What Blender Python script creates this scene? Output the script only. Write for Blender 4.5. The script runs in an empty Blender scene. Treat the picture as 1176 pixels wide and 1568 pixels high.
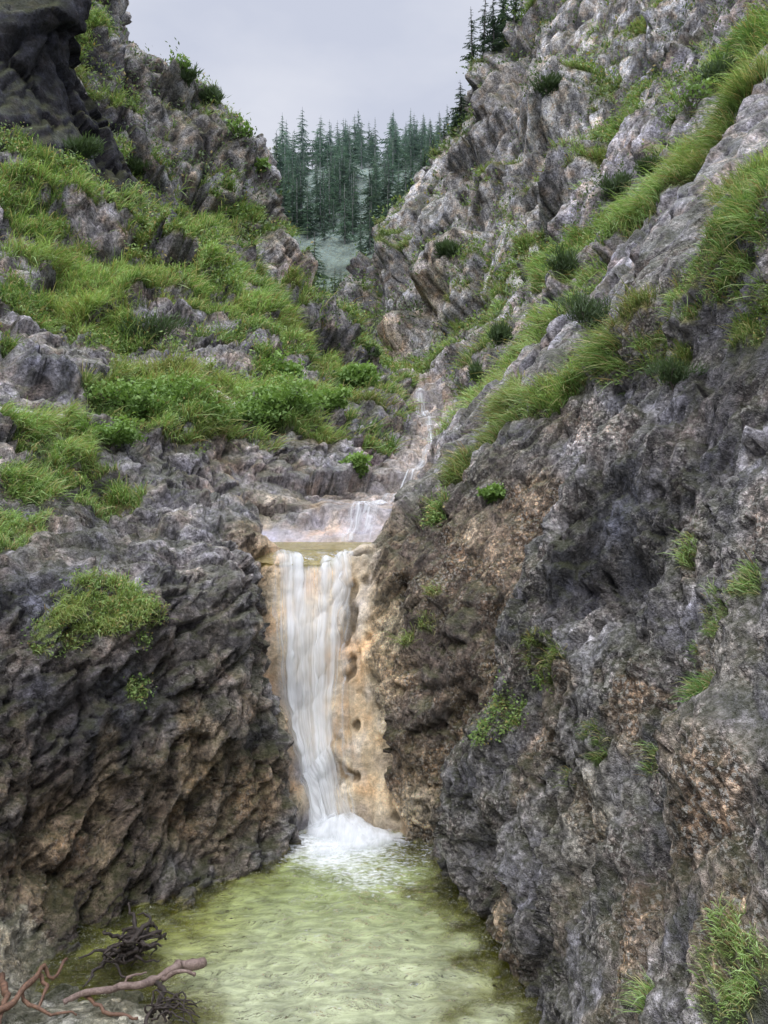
import bpy, math, random
import numpy as np
from mathutils import Vector
from mathutils.bvhtree import BVHTree
rng=np.random.default_rng(11); random.seed(11)
F=1184.0; CX=588.0; CY=784.0; EYE=4.0
scene=bpy.context.scene
# ------------------------------------------------------------------ numpy noise
def hsh(ix,iy,iz,seed):
    h=(ix.astype(np.int64).astype(np.uint32)*np.uint32(374761393)+iy.astype(np.int64).astype(np.uint32)*np.uint32(668265263)
       +iz.astype(np.int64).astype(np.uint32)*np.uint32(2246822519)+np.uint32((seed*3266489917)&0xffffffff))
    h=(h^(h>>np.uint32(13)))*np.uint32(1274126177); h=(h^(h>>np.uint32(15)))*np.uint32(2654435761); h^=h>>np.uint32(16)
    return h.astype(np.float32)/np.float32(4294967296.0)
def vnoise(p,seed=0):
    f=np.floor(p); t=(p-f).astype(np.float32); t=t*t*t*(t*(t*6-15)+10)
    x,y,z=f[...,0],f[...,1],f[...,2]; r=0
    for a in (0,1):
        wx=t[...,0] if a else 1-t[...,0]
        for b in (0,1):
            wy=t[...,1] if b else 1-t[...,1]
            for c in (0,1):
                wz=t[...,2] if c else 1-t[...,2]
                r=r+wx*wy*wz*hsh(x+a,y+b,z+c,seed)
    return r*2-1
def fbm(p,octv=4,seed=0,g=0.5):
    a=1.0; s=0; tot=0
    for o in range(octv):
        s=s+a*vnoise(p*(2.03**o)+o*17.3,seed+o); tot+=a; a*=g
    return s/tot*1.4
def facets(p,seed):
    base=np.floor(p); n=p.shape[0]
    b1=np.full(n,9.,np.float32); b2=np.full(n,9.,np.float32); cen=np.zeros((n,3),np.float32); cid=np.zeros((n,3),np.float32)
    for dx in (-1,0,1):
        for dy in (-1,0,1):
            for dz in (-1,0,1):
                c=base+np.array([dx,dy,dz])
                j=np.stack([hsh(c[:,0],c[:,1],c[:,2],seed+k) for k in range(3)],1)*0.85+0.07
                q=c+j; d=((p-q)**2).sum(1).astype(np.float32)
                m=d<b1
                b2=np.where(m,b1,np.minimum(b2,d)); b1=np.where(m,d,b1)
                cen[m]=q[m]; cid[m]=c[m]
    g=np.stack([hsh(cid[:,0],cid[:,1],cid[:,2],seed+10+k) for k in range(4)],1)
    val=(g[:,3]-0.5)*0.7+(((g[:,:3]-0.5)*1.5)*(p-cen)).sum(1)
    return val.astype(np.float32), np.sqrt(b2)-np.sqrt(b1), g[:,3]
def sst(a,b,x):
    t=np.clip((x-a)/(b-a),0,1); return t*t*(3-2*t)
# ------------------------------------------------------------------ gorge control sections (x,z) left->right at each distance
ROWS=[
(-3.0,[(-14,12),(-9,8),(-6.5,6),(-5,4.6),(-4,3.6),(-3,2.8),(-2,2.4),(-0.5,2.2),(0.8,2.3),(1.6,2.6),(2.2,3.0),(3,3.8),(4,5),(6,7.5),(10,12)],6),
(0.5,[(-13,12),(-9,8),(-6.5,5.6),(-5,4),(-4,2.8),(-3,2.1),(-2,1.9),(-0.6,1.9),(0.6,1.9),(1.2,2.0),(1.6,2.2),(2.1,2.6),(2.8,3.5),(4.2,5.5),(8,10)],8),
(2.2,[(-13,12),(-9,8),(-6.5,5.5),(-5.2,3.8),(-4.4,2.2),(-3.8,1.0),(-2.6,0.3),(-1,-0.1),(0.6,0.0),(1.0,0.4),(1.3,0.9),(1.7,1.5),(2.3,2.5),(3.5,4.5),(6,8.5)],26),
(4.0,[(-12,12),(-8,8),(-6,5.5),(-5,3.8),(-4.3,2.2),(-3.6,0.9),(-1.9,0.16),(-0.8,-0.5),(0.9,-0.3),(1.15,0.4),(1.4,1.1),(1.7,1.75),(2.05,2.4),(2.7,3.8),(5,8)],64),
(6.0,[(-12.5,12),(-8.2,8.2),(-5.2,3.9),(-4.3,2.7),(-3.8,1.2),(-3.1,0.18),(-1.85,0.09),(-0.8,-0.5),(1.0,-0.15),(1.3,0.5),(1.65,1.2),(2.15,2.4),(2.6,3.6),(3.3,5.0),(6,9)],62),
(7.2,[(-12,11),(-6.7,5.2),(-4.3,3.35),(-3.7,2.2),(-3.35,1.0),(-3.0,0.12),(-2.5,-0.25),(-0.8,-0.6),(0.95,-0.2),(1.05,0.4),(1.2,1.2),(1.65,2.4),(2.3,3.7),(3.2,5.4),(5.5,8.5)],60),
(8.2,[(-11,10),(-5.8,4.4),(-3.5,3.25),(-2.95,2.6),(-2.6,1.6),(-2.35,0.7),(-2.0,-0.05),(-0.5,-0.7),(0.7,-0.1),(0.72,0.6),(0.74,1.3),(1.3,2.6),(1.85,4.0),(2.8,5.3),(5.2,8.2)],46),
(9.1,[(-10.5,9.5),(-5.5,4.3),(-2.9,3.45),(-2.1,2.9),(-1.7,1.9),(-1.55,0.9),(-1.25,0.0),(-0.4,-0.7),(0.45,-0.1),(0.75,0.4),(1.1,1.1),(1.7,2.0),(2.6,3.1),(3.5,4.6),(5.5,7.6)],40),
(9.7,[(-10,9.5),(-5.2,4.2),(-2.4,3.5),(-1.75,2.95),(-1.5,1.9),(-1.3,0.9),(-0.98,0.02),(-0.45,-0.25),(0.1,0.0),(0.25,0.9),(0.5,1.9),(1.0,2.7),(1.9,3.6),(3.0,4.9),(5,8)],50),
(10.3,[(-9.8,9.4),(-5,4.3),(-2.8,3.6),(-2.1,3.38),(-1.85,3.0),(-1.68,2.4),(-1.42,1.6),(-0.88,1.15),(-0.3,1.55),(0.02,2.2),(0.35,2.75),(0.85,3.3),(1.7,4.1),(2.9,5.3),(5,8)],56),
(11.0,[(-10,9.5),(-5.2,4.7),(-3.6,3.9),(-2.7,3.7),(-2.3,3.62),(-1.95,3.56),(-1.6,3.42),(-0.98,3.28),(-0.4,3.42),(0.0,3.62),(0.4,3.85),(0.95,4.25),(1.8,5.0),(3.0,6.0),(5.2,8.5)],40),
(11.9,[(-10.5,9.5),(-5.6,5.3),(-4.1,4.6),(-3.1,3.95),(-2.7,3.72),(-2.3,3.57),(-1.9,3.3),(-1.1,3.1),(-0.4,3.3),(0.05,3.65),(0.4,4.0),(1.2,4.6),(2.2,5.6),(3.5,6.9),(6,9.3)],46),
(13.5,[(-11,10.5),(-6.8,6.4),(-5.2,5.5),(-4.2,4.7),(-3.4,4.1),(-2.8,3.7),(-2.3,3.4),(-1.3,3.25),(-0.2,3.4),(0.3,3.8),(0.7,4.2),(1.7,5.2),(3.2,6.6),(4.8,8.2),(7.5,10.5)],36),
(15.0,[(-12,11.5),(-8,7.6),(-5.8,6.4),(-4.7,5.8),(-3.6,5.1),(-2.8,4.5),(-2.0,4.15),(-0.9,4.2),(0.1,4.0),(0.5,4.25),(1.1,4.8),(2.2,5.8),(3.9,7.4),(5.6,9.3),(8.2,11.8)],36),
(16.5,[(-13,12.5),(-9,8.5),(-6.3,6.95),(-5,6.8),(-3.8,6.4),(-2.7,5.6),(-2.0,4.9),(-0.6,4.35),(0.35,4.2),(0.8,4.5),(1.4,5.1),(2.7,6.4),(4.6,8.4),(6.5,10.6),(9,13)],46),
(19,[(-14,14.5),(-9.5,10),(-7,8.4),(-5,7.6),(-3.4,7.0),(-2.0,6.5),(-0.7,5.6),(0.4,5.15),(1.0,5.1),(1.5,5.4),(2.2,6.2),(3.6,7.6),(5.6,9.8),(7.8,12.4),(10.5,15.5)],50),
(23,[(-15,17.5),(-11,14.4),(-8.4,12.3),(-5.8,10.6),(-3.6,9.2),(-1.8,8.1),(0.0,7.0),(0.9,6.3),(1.5,6.25),(2.2,6.7),(3.0,7.5),(4.8,9.5),(7.2,12.2),(9.8,15.6),(13,19.5)],56),
(28,[(-12.6,27),(-11,20.3),(-9.2,16.5),(-6.8,14.2),(-4.4,11.8),(-1.8,10.0),(0.0,8.8),(1.0,8.05),(1.7,8.0),(2.6,8.4),(3.8,9.6),(6,12),(9,15.6),(12,20),(16,25)],44),
(33,[(-18,27),(-14.5,21),(-11.4,17),(-7.6,15.4),(-5,12.8),(-2.6,11.2),(-0.8,10.2),(0.8,9.4),(1.6,9.2),(2.8,9.7),(4.2,10.9),(7,14),(10.6,18.2),(14.5,24),(19,31)],42),
(38,[(-20,34),(-16,28),(-12.6,23),(-9.2,18.7),(-6.2,15.8),(-3.8,12.8),(-1.6,11.2),(0.2,10.6),(1.2,10.6),(2.6,11.2),(4.4,13.2),(7.8,17),(12,22.5),(16.5,29),(22,38)],56),
(45,[(-17.4,36),(-14.0,30.6),(-10.8,28.2),(-7.8,24.9),(-6.0,21.5),(-5.4,18),(-3.9,14.2),(-1.5,12),(0.3,12),(2,13.6),(4.2,17.5),(8.2,23),(13,29),(19,36.5),(26,45)],46),
(52,[(-24,34),(-19,29),(-15,25),(-11.5,21),(-9,18),(-7,16),(-5,14.2),(-3.2,14),(-1.6,14.8),(0.4,18.5),(3.0,24),(6.6,30.5),(11.4,37),(18.5,45),(29,56)],46),
(60,[(-28,32),(-23,27),(-18,23),(-14,20),(-11,18),(-8.5,16.5),(-6.3,16),(-4.2,17),(-3.1,21.5),(0.2,26.5),(3.2,30.6),(6.6,35.6),(11.6,42.5),(17.5,51),(30,63)],24),
(72,[(-34,36),(-28,32),(-22,27),(-17,23),(-13,21),(-10,20),(-6,19.5),(-2,20),(1,21),(4,25),(8,30),(12,36),(18,42),(28,50),(44,64)],26),
(110,[(-70,60),(-52,44),(-40,36),(-30,32),(-24,30),(-18,29),(-12,29),(-6,30),(0,32),(6,36),(14,42),(24,50),(36,58),(54,70),(80,80)],34),
(160,[(-110,80),(-80,66),(-60,58),(-45,54),(-34,52),(-26,51),(-18,52),(-10,53),(-2,56),(8,60),(20,66),(34,74),(52,82),(76,92),(110,100)],30),
(210,[(-150,116),(-110,101),(-80,93),(-60,88),(-45,86),(-34,86),(-24,87),(-12,88),(0,90),(14,92),(28,96),(46,104),(70,114),(100,124),(150,134)],40),
(260,[(-190,140),(-140,128),(-100,120),(-74,113),(-56,111),(-42,113),(-30,116),(-16,119),(0,121),(16,122),(34,128),(56,136),(84,144),(120,150),(190,160)],14),
(340,[(-260,140),(-200,132),(-150,126),(-110,120),(-80,118),(-56,119),(-36,121),(-16,122),(4,123),(24,124),(50,130),(84,136),(130,140),(190,146),(280,156)],6),
(450,[(-420,110),(-320,105),(-240,100),(-170,98),(-120,98),(-80,98),(-45,98),(-10,98),(25,98),(60,98),(100,100),(160,102),(240,105),(330,110),(430,120)],4),
(750,[(-800,60),(-600,60),(-440,60),(-310,60),(-200,60),(-120,60),(-50,60),(0,60),(50,60),(120,60),(200,60),(310,60),(440,60),(600,60),(800,60)],3),
(1600,[(-1800,60),(-1400,60),(-1000,60),(-700,60),(-450,60),(-250,60),(-100,60),(0,60),(100,60),(250,60),(450,60),(700,60),(1000,60),(1400,60),(1800,60)],0),
]
ctrl=[]; nseg=[]
for D,pts,n in ROWS:
    sp=max(14,0.6*abs(D))
    l=(pts[0][0]-sp,pts[0][1]+sp*0.5); r=(pts[-1][0]+sp,pts[-1][1]+sp*0.5)
    ctrl.append([(x,D,z) for x,z in [l]+pts+[r]]); nseg.append(n)
ctrl=np.array(ctrl,float); NR,NC=ctrl.shape[:2]; Ds=[r[0] for r in ROWS]
colseg=[10,42,42,44,44,42,42,44,46,44,46,50,50,50,44,10]
def crw(t,n):
    i=np.clip(np.floor(t).astype(int),0,n-2); f=t-i
    w=np.stack([-.5*f+f*f-.5*f**3,1-2.5*f*f+1.5*f**3,.5*f+2*f*f-1.5*f**3,-.5*f*f+.5*f**3],1)
    ids=np.clip(np.stack([i-1,i,i+1,i+2],1),0,n-1); return w,ids
def patch(v,u):
    w,i=crw(v,NR); A=(ctrl[i]*w[:,:,None,None]).sum(1)
    w,i=crw(u,NC); return (A[:,i]*w[None,:,:,None]).sum(2)
vv=np.concatenate([np.linspace(k,k+1,nseg[k],endpoint=False) for k in range(NR-1)]+[[NR-1.0]])
uu=np.concatenate([np.linspace(k,k+1,colseg[k],endpoint=False) for k in range(NC-1)]+[[NC-1.0]])
B=patch(vv,uu); nv,nu=B.shape[:2]
def normals(G):
    du=np.gradient(G,axis=1); dv=np.gradient(G,axis=0); n=np.cross(du,dv); a=np.linalg.norm(n,axis=2)+1e-9
    return n/a[...,None],a
def coarse(G,s=4):
    ii=np.unique(np.append(np.arange(0,G.shape[0],s),G.shape[0]-1)); jj=np.unique(np.append(np.arange(0,G.shape[1],s),G.shape[1]-1))
    g=G[np.ix_(ii,jj)]; a,b=g.shape[:2]; idx=np.arange(a*b).reshape(a,b)
    q=np.stack([idx[:-1,:-1],idx[:-1,1:],idx[1:,1:],idx[1:,:-1]],-1).reshape(-1,4)
    return BVHTree.FromPolygons(g.reshape(-1,3).tolist(),q.tolist())
eye=Vector((0,0,EYE))
def sight(bvh,px,py):
    d=Vector(((px-CX)/F,1,-(py-CY)/F)).normalized()
    h=bvh.ray_cast(eye+d*2.5,d); return (h[0],h[1]) if h[0] else (None,None)
bvh0=coarse(B,5)
Nn,_=normals(B)
P=B.reshape(-1,3); D=np.clip(P[:,1],3.5,400); Vg=np.repeat(vv,nu); Ug=np.tile(uu,nv)
vi=lambda dd: float(np.interp(dd,Ds,np.arange(NR)))
def blobw(c,r,edge=0.5,n=None):
    d=np.sqrt(((P-np.array(c))**2).sum(1))/r
    if n is not None: d=d+n
    return 1-sst(1-edge,1+edge*0.6,d)
nearN=fbm(P/0.7,4,5); farN=fbm(P/3.0,4,9); mixf=sst(14,30,D); scrN=nearN*(1-mixf)+farN*mixf
off=np.zeros(len(P))
DENT=[(583,695,34,-1.3),(560,705,24,-.8),(729,478,22,-3.0),(742,500,15,-2.2),(905,1330,60,-.3),(860,800,18,-.3),
 (350,560,50,.5),(60,600,60,.5),(420,400,45,1.2),(330,240,60,1.0),(700,430,60,2.4),(640,520,50,1.6),(900,300,60,2.0),(810,330,40,-2.2),(600,430,30,-1.5),(700,270,40,-1.8),(860,180,60,2.0),
 (330,920,60,.10),(700,1000,50,.12),(620,400,30,1.2),(560,470,30,1.0),(760,300,50,2.0),(120,1280,90,-.25),(390,1080,50,-.08),
 (230,480,50,.5),(1000,700,60,.15),(1100,1180,90,.2),(740,1330,50,-.3),(960,900,50,-.2),(1000,1330,50,-.3),(870,1000,50,.16),(1040,1060,40,-.18),(920,1180,60,.12),(580,1010,24,.09),(555,1150,24,.06)]
for px,py,r,a in DENT:
    c,_n=sight(bvh0,px,py)
    if c is None: continue
    off+=a*blobw(c,r*c.y/F,0.6,scrN*0.25)
vl=vi(11.0); vf=vi(9.5); vb=vi(14)
chute=np.exp(-np.clip(np.abs(Ug-8.1+.25*nearN)-1.0,0,9)**2/0.20)*sst(vf-.3,vf+.1,Vg)*(1-sst(vb,vb+.3,Vg))
strm=np.exp(-np.clip(np.abs(Ug-8.8)-.5,0,9)**2/0.5)*sst(vb-.5,vb+.1,Vg)*(1-sst(vi(32),vi(38),Vg))
slab=sst(4.9,5.8,Ug+.4*nearN)*(1-sst(9.2,9.8,Ug))*sst(vi(13.2),vi(13.8),Vg)*(1-sst(vi(15.4),vi(16.8),Vg+.5*nearN))
beachz=((np.abs(Ug-7)<1.6)&(P[:,1]<7.0))*0.75
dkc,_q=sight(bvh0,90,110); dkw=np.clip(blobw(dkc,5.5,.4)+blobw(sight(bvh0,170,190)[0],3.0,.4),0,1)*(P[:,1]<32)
calm=(1-0.80*np.clip(chute+strm*.7+slab*.35+beachz,0,1))*(1-.5*dkw)
dip=np.array([0.62,0.35,0.70]); dip/=np.linalg.norm(dip)
dip2=np.array([0.25,0.1,0.95]); dip2/=np.linalg.norm(dip2); fw=sst(24,42,D)[:,None]
Q=(P-0.62*(P@dip)[:,None]*dip)*(1-fw)+(P-0.5*(P@dip2)[:,None]*dip2)*fw
disp=off.copy(); crack=np.zeros(len(P)); blockv=np.zeros(len(P)); wsum=np.zeros(len(P))+1e-3
nearw=1-sst(10,20,D)
for lam,sd in ((9.0,1),(4.0,2),(1.8,3),(0.8,4),(0.33,5),(0.14,6)):
    r=lam/D; w=sst(0.008,0.016,r)*(1-sst(0.13,0.24,r))
    m=(w>0.01)&(D<130)
    if m.sum()==0: continue
    q=Q[m]/lam; q=q+0.38*np.stack([vnoise(q*1.3+k*9.1,sd+40+k) for k in range(3)],1)+0.12*np.stack([vnoise(q*4+k*9.1,sd+50+k) for k in range(3)],1)
    v,e,g=facets(q,sd*31)
    big=sst(.05,.11,r[m])
    amp=lam*(0.42-0.25*nearw[m]*big)
    disp[m]+=w[m]*amp*v*calm[m]
    ck=(1-sst(0.0,0.15,e))
    disp[m]-=w[m]*ck*0.09*lam*calm[m]*(1-.5*nearw[m])
    crack[m]=np.maximum(crack[m],ck*w[m]*(1-.5*nearw[m]*big)); blockv[m]+=w[m]*(g-0.5); wsum[m]+=w[m]
for lam in (12,5,2,0.9,0.4,0.17,0.08,.05):
    r=lam/D; w=sst(0.004,0.008,r)*(1-sst(0.10,0.24,r)); m=w>0.01
    n=vnoise(P[m]/lam,int(lam*100)); n2=1-2*np.abs(vnoise(Q[m]/lam*0.8+5,int(lam*100)+3))
    hi=1+1.0*(1-sst(.015,.04,r[m]))*nearw[m]; lo=1-.5*nearw[m]*sst(.03,.1,r[m]); fr=1-.5*(1-nearw[m])
    disp[m]+=w[m]*lam*(0.13*n+0.11*n2)*np.where(lam<.5,np.maximum(calm[m],.3),calm[m])*hi*lo*fr
disp[D>85]*=0.8
fl=np.stack([P[:,0]/.20+P[:,2]*.5,P[:,1]/1.3,P[:,2]/1.5],1); flute=1-2*np.abs(vnoise(fl,71)); pock=sst(.30,.55,fbm(np.stack([P[:,0]/.22-P[:,2]/.5,P[:,1]/.6,P[:,2]/.30+P[:,0]/.5],1),2,73))
lowc=chute*(P[:,1]<11.05); right=sst(-.75,-.45,P[:,0])
disp+=lowc*(.04*flute+.07*vnoise(P/.45,75)-.09*pock*right)
G=(P+Nn.reshape(-1,3)*disp[:,None])
st_h=.55; zf=(G[:,2]+.45*farN+.15*nearN)/st_h; fr_=zf-np.floor(zf)
G[:,2]+=(sst(.25,.75,fr_)-fr_)*st_h*.65*np.clip(strm*1.2,0,1)*(P[:,1]>13.8)
inpool=(np.abs(Ug-8.0)<0.85)&(P[:,1]<9.5)&(P[:,1]>5); G[inpool,2]=np.minimum(G[inpool,2],np.maximum(P[inpool,2],-0.08))
up=(np.abs(Ug-8.0)<0.8)&(P[:,1]>11.3)&(P[:,1]<13.6); G[up,2]=np.minimum(G[up,2],3.40)
G=G.reshape(nv,nu,3); N2,A2=normals(G); Gf=G.reshape(-1,3); Nf=N2.reshape(-1,3); Af=A2.reshape(-1)
bvh=coarse(G,3)
# ------------------------------------------------------------------ surface zones
def C(*a): return np.array(a)
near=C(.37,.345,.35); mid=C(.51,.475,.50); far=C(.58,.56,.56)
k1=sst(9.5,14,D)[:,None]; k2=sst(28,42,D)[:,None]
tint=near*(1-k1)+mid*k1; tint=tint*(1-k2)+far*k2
def paint(arr,px,py,r,col,s=1,edge=.5,nz_=.45):
    c,_n=sight(bvh0,px,py)
    if c is None: return
    w=(blobw(c,r*c.y/F,edge,scrN*nz_)*s)
    if arr.ndim==2: arr[:]=arr*(1-w[:,None])+np.array(col)*w[:,None]
    else: arr[:]=arr*(1-w)+col*w
def zone(w,col):
    global tint
    w=np.clip(w,0,1)[:,None]; tint=tint*(1-w)+np.array(col)*w
BR=(.37,.265,.17); DB=(.155,.115,.082); TAN=(.90,.75,.53); OC=(.66,.48,.30); LT=(.62,.57,.60); PK=(.60,.48,.44)
bz=sst(8.9,9.5,P[:,1])*(1-sst(12,13.5,P[:,1]))*sst(-.3,.1,P[:,0])*(1-sst(3.6,4.8,P[:,2]+.4*nearN))
zone(bz*.85,(.36,.26,.18)); zone(bz*sst(.05,.45,fbm(np.stack([P[:,0]/.5,P[:,1]/.8,P[:,2]/1.2],1),3,81))*.7,(.64,.50,.34)); zone(bz*sst(.1,.4,fbm(P/.6+9,3,82))*.6,(.17,.135,.12))
zone((1-sst(8.3,8.9,P[:,1]))*sst(.4,.7,P[:,0])*.6,(.33,.315,.33))
for a in [(60,1180,140,DB,.9),(160,1300,130,DB,.9),(280,1200,110,(.21,.16,.115),.9),(60,1400,120,BR,.6),(330,1090,70,(.22,.18,.145),.8),(250,1040,100,(.14,.13,.14),.8),
 (120,1080,90,(.12,.12,.145),.8),(250,850,90,(.64,.61,.68),.8),(350,880,50,(.54,.49,.50),.8),(60,920,80,(.17,.17,.20),.8),(150,830,60,(.50,.47,.52),.7),(300,980,60,(.30,.25,.22),.6),(380,1250,50,(.34,.25,.16),.7),(300,1290,50,(.30,.22,.14),.6),
 (410,930,45,OC,.9),(420,1020,42,OC,.9),(430,1120,45,OC,.9),(450,1220,40,TAN,.8),(400,1200,50,BR,.8),(395,870,40,OC,.9),
 (660,1180,50,OC,.6),(760,860,60,(.50,.36,.25),.7),(640,1250,40,TAN,.7),
 (480,900,85,TAN,1),(470,1000,75,TAN,1),(490,1100,75,TAN,1),(560,1010,65,TAN,1),(570,1100,60,TAN,1),(560,1190,50,TAN,1),(575,930,50,TAN,.9),(590,1240,45,TAN,.9),(530,860,60,TAN,.9),(520,1230,50,TAN,.9),
 (620,1030,36,OC,.8),(605,880,34,OC,.8),(800,780,55,(.56,.41,.29),.8),(635,1140,26,(.3,.2,.12),.7),
 (780,1450,70,BR,.8),(760,1380,50,OC,.5),(900,1250,110,(.54,.50,.43),.75),(850,1150,70,(.52,.49,.48),.75),(940,1000,90,(.54,.52,.53),.8),(900,840,75,(.055,.055,.068),.95),(970,760,60,(.07,.07,.085),.9),(860,910,45,(.07,.07,.085),.85),(800,980,34,(.12,.12,.135),.8),(760,1050,30,(.13,.12,.13),.7),(930,1340,44,(.05,.042,.035),.9),
 (1000,800,90,(.19,.19,.215),.6),(1100,650,120,(.12,.11,.12),.85),(1150,560,70,(.09,.085,.09),.9),(1060,740,60,(.13,.125,.135),.7),(1120,1000,90,(.56,.50,.43),.75),(1060,880,70,(.48,.45,.44),.7),(1080,1250,120,(.54,.43,.33),.85),(980,1420,110,(.50,.385,.28),.85),(1120,1400,100,(.50,.40,.31),.8),
 (900,690,45,(.66,.65,.72),.9),(950,630,40,(.70,.69,.76),.9),(760,720,40,(.34,.28,.22),.7),(860,650,40,BR,.6),
 (590,775,40,(.86,.72,.56),.9),(400,835,60,OC,.8),(540,835,40,OC,.7),(640,700,40,(.72,.62,.52),.9),(690,640,50,(.66,.60,.63),.9),(650,740,30,(.74,.64,.54),.9),
 (560,680,50,(.30,.185,.165),.85),(580,710,34,(.08,.05,.045),.9),(580,610,40,(.46,.29,.23),.7),(480,680,40,BR,.5),(625,600,22,(.7,.65,.62),.9),  # darkest spot paints the shade of the hollow beside the stream
 (440,440,40,(.52,.41,.38),.8),(400,350,70,(.30,.27,.25),.8),(330,230,80,(.27,.25,.23),.75),(250,130,80,(.30,.29,.27),.7),
 (480,540,40,PK,.8),(430,520,40,(.58,.50,.55),.7),(540,490,40,(.34,.33,.38),.7),(560,430,40,(.38,.37,.40),.7),(600,320,50,(.36,.36,.36),.6),
 (680,470,50,(.66,.54,.44),.7),(620,540,50,(.72,.56,.44),.85),(660,340,50,(.64,.63,.63),.8),(840,100,70,(.70,.67,.64),.85),(780,140,60,(.74,.68,.62),.8),(720,420,40,(.68,.60,.52),.7),(870,290,40,(.64,.63,.66),.7),(729,478,15,(.02,.02,.02),.95),(742,500,10,(.02,.02,.02),.9),  # near-black spots paint the cave's darkness onto the cliff
 (1000,60,90,(.56,.56,.59),.6),(800,560,60,(.58,.56,.64),.8),(700,600,50,(.64,.58,.63),.8),(740,560,40,(.60,.57,.65),.8),(940,440,50,(.42,.42,.52),.8),(160,350,50,(.64,.58,.60),.8),(350,540,60,(.34,.32,.33),.7),(60,600,70,(.34,.33,.37),.8),
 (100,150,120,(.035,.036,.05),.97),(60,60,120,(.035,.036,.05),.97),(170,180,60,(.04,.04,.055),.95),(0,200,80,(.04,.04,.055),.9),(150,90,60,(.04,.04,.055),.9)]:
    paint(tint,*a)
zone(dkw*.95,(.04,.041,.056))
zone(sst(.25,.8,strm)*.75,(.68,.60,.57)); zone(slab*.55,(.60,.54,.57)); zone(slab*sst(.05,.45,fbm(P/.8+3,3,84))*.6,(.66,.52,.38)); zone(slab*sst(.1,.45,fbm(P/.5+13,3,87))*.5,(.30,.25,.25))
zone(np.clip(chute,0,1)*sst(11.0,11.3,P[:,1])*(1-sst(13.4,14,P[:,1]))*.7,(.66,.52,.35))
zone(lowc*sst(.0,.5,fbm(np.stack([P[:,0]/.25,P[:,1]/1.0,P[:,2]/1.4],1),3,85))*.55,(.66,.49,.30))
zone(lowc*sst(.1,.5,fbm(np.stack([P[:,0]/.3+4,P[:,1]/.5,P[:,2]/.7],1),3,86))*.35,(.72,.68,.66))
zone(lowc*pock*right*.9,(.14,.105,.06))
zone((D<9.6)*(P[:,2]<2.6)*(np.abs(P[:,0])>.9)*sst(.22,.5,fbm(np.stack([P[:,0]/.35+3,P[:,1]/.45,P[:,2]/1.5],1),3,95))*.5,(.60,.45,.29))
zone(((Gf[:,2]<0.45)&(P[:,1]<7.0)&(P[:,0]<0.9)&(P[:,0]>-4.2)).astype(float)*.9,(.72,.67,.52))
zone(((Gf[:,2]<0.02)&(P[:,1]<9.7)&(P[:,1]>6.5)).astype(float)*.8,(.56,.54,.20)); zone(((Gf[:,2]<0.02)&(P[:,1]<9.7)).astype(float)*sst(.1,.4,fbm(P/.35,3,88))*.5,(.25,.22,.10))
wl=np.exp(-(np.clip(Gf[:,2],0,9)/.22)**2)*(P[:,1]<9.9)*(P[:,1]>6.3); tint*=(1-.45*wl)[:,None]
stn=fbm(np.stack([P[:,0]/2.2,P[:,1]/4,P[:,2]/5],1),4,61); tint*=(1+np.clip(stn,-1,1)*.5*sst(18,34,D)*(D<80))[:,None]
st2=fbm(np.stack([P[:,0]/.35,P[:,1]/.5,P[:,2]/1.6],1),3,62); tint*=(1+np.clip(st2,-1,1)*.4*nearw*(1-lowc))[:,None]
bv=np.clip(blockv/wsum,-.5,.5); tint*=(1+0.8*bv*(1-.7*np.clip(chute+strm,0,1)))[:,None]; tint*=(1-0.65*crack*(1-.8*np.clip(chute+strm*.5,0,1)))[:,None]
gm=np.zeros(len(P)); nz=Nf[:,2]
bn=fbm(P/1.1,4,21)*(1-mixf)+fbm(P/4.0,4,22)*mixf
gm=sst(0.44,0.62,Nn.reshape(-1,3)[:,2]*0.32+nz*0.42+0.42*bn)*sst(16,22,D)*0.85
GR=[(60,700,85),(130,750,70),(30,760,55),(190,780,40),(20,830,55),(60,200,85),(100,270,85),(180,300,68),(250,370,66),(130,420,80),(40,330,80),(300,430,58),(350,480,52),(410,480,48),(250,450,60),(110,480,60),(200,400,60),(80,380,60),(160,500,50),
 (200,640,70),(290,660,70),(370,690,55),(440,650,55),(250,600,55),(330,600,50),(180,690,50),(430,600,48),(520,570,46),(560,590,32),(500,620,36),(480,560,28),(140,930,60),(90,965,40),(200,950,36),(30,470,55),(400,570,30),(30,540,30),
 (1110,380,105),(1170,280,95),(1060,450,85),(1000,500,72),(950,555,60),(890,590,52),(830,610,44),(775,650,42),(730,700,36),(690,740,30),(662,780,22),(745,600,32),(800,560,28),(840,490,46),(900,400,52),(960,360,50),(1020,320,56),(1090,240,64),(1150,150,75),(1040,250,50),(780,510,38),(1150,480,56),(1020,560,46),(1130,90,75),(980,200,56),(880,260,40),(790,640,34),(860,450,40),(920,330,36),(960,250,36),
 (780,1090,45),(840,1020,44),(750,1130,22),(1110,950,45),(1150,900,30),(1100,1500,70),(1160,1520,60),(1040,1150,38),(1090,1080,28),(930,1150,26),(1000,1170,24),(1080,1010,26),(870,1200,18),(680,920,20),(660,960,18),(1070,860,18),(1000,1540,30),(210,1055,14),(640,990,12)]
for px,py,r in GR:
    s=0.95 if (py<830 or px<260 or py>1450) else 0.64
    paint(gm,px,py,r,1.0,s,0.5,.7)
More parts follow.
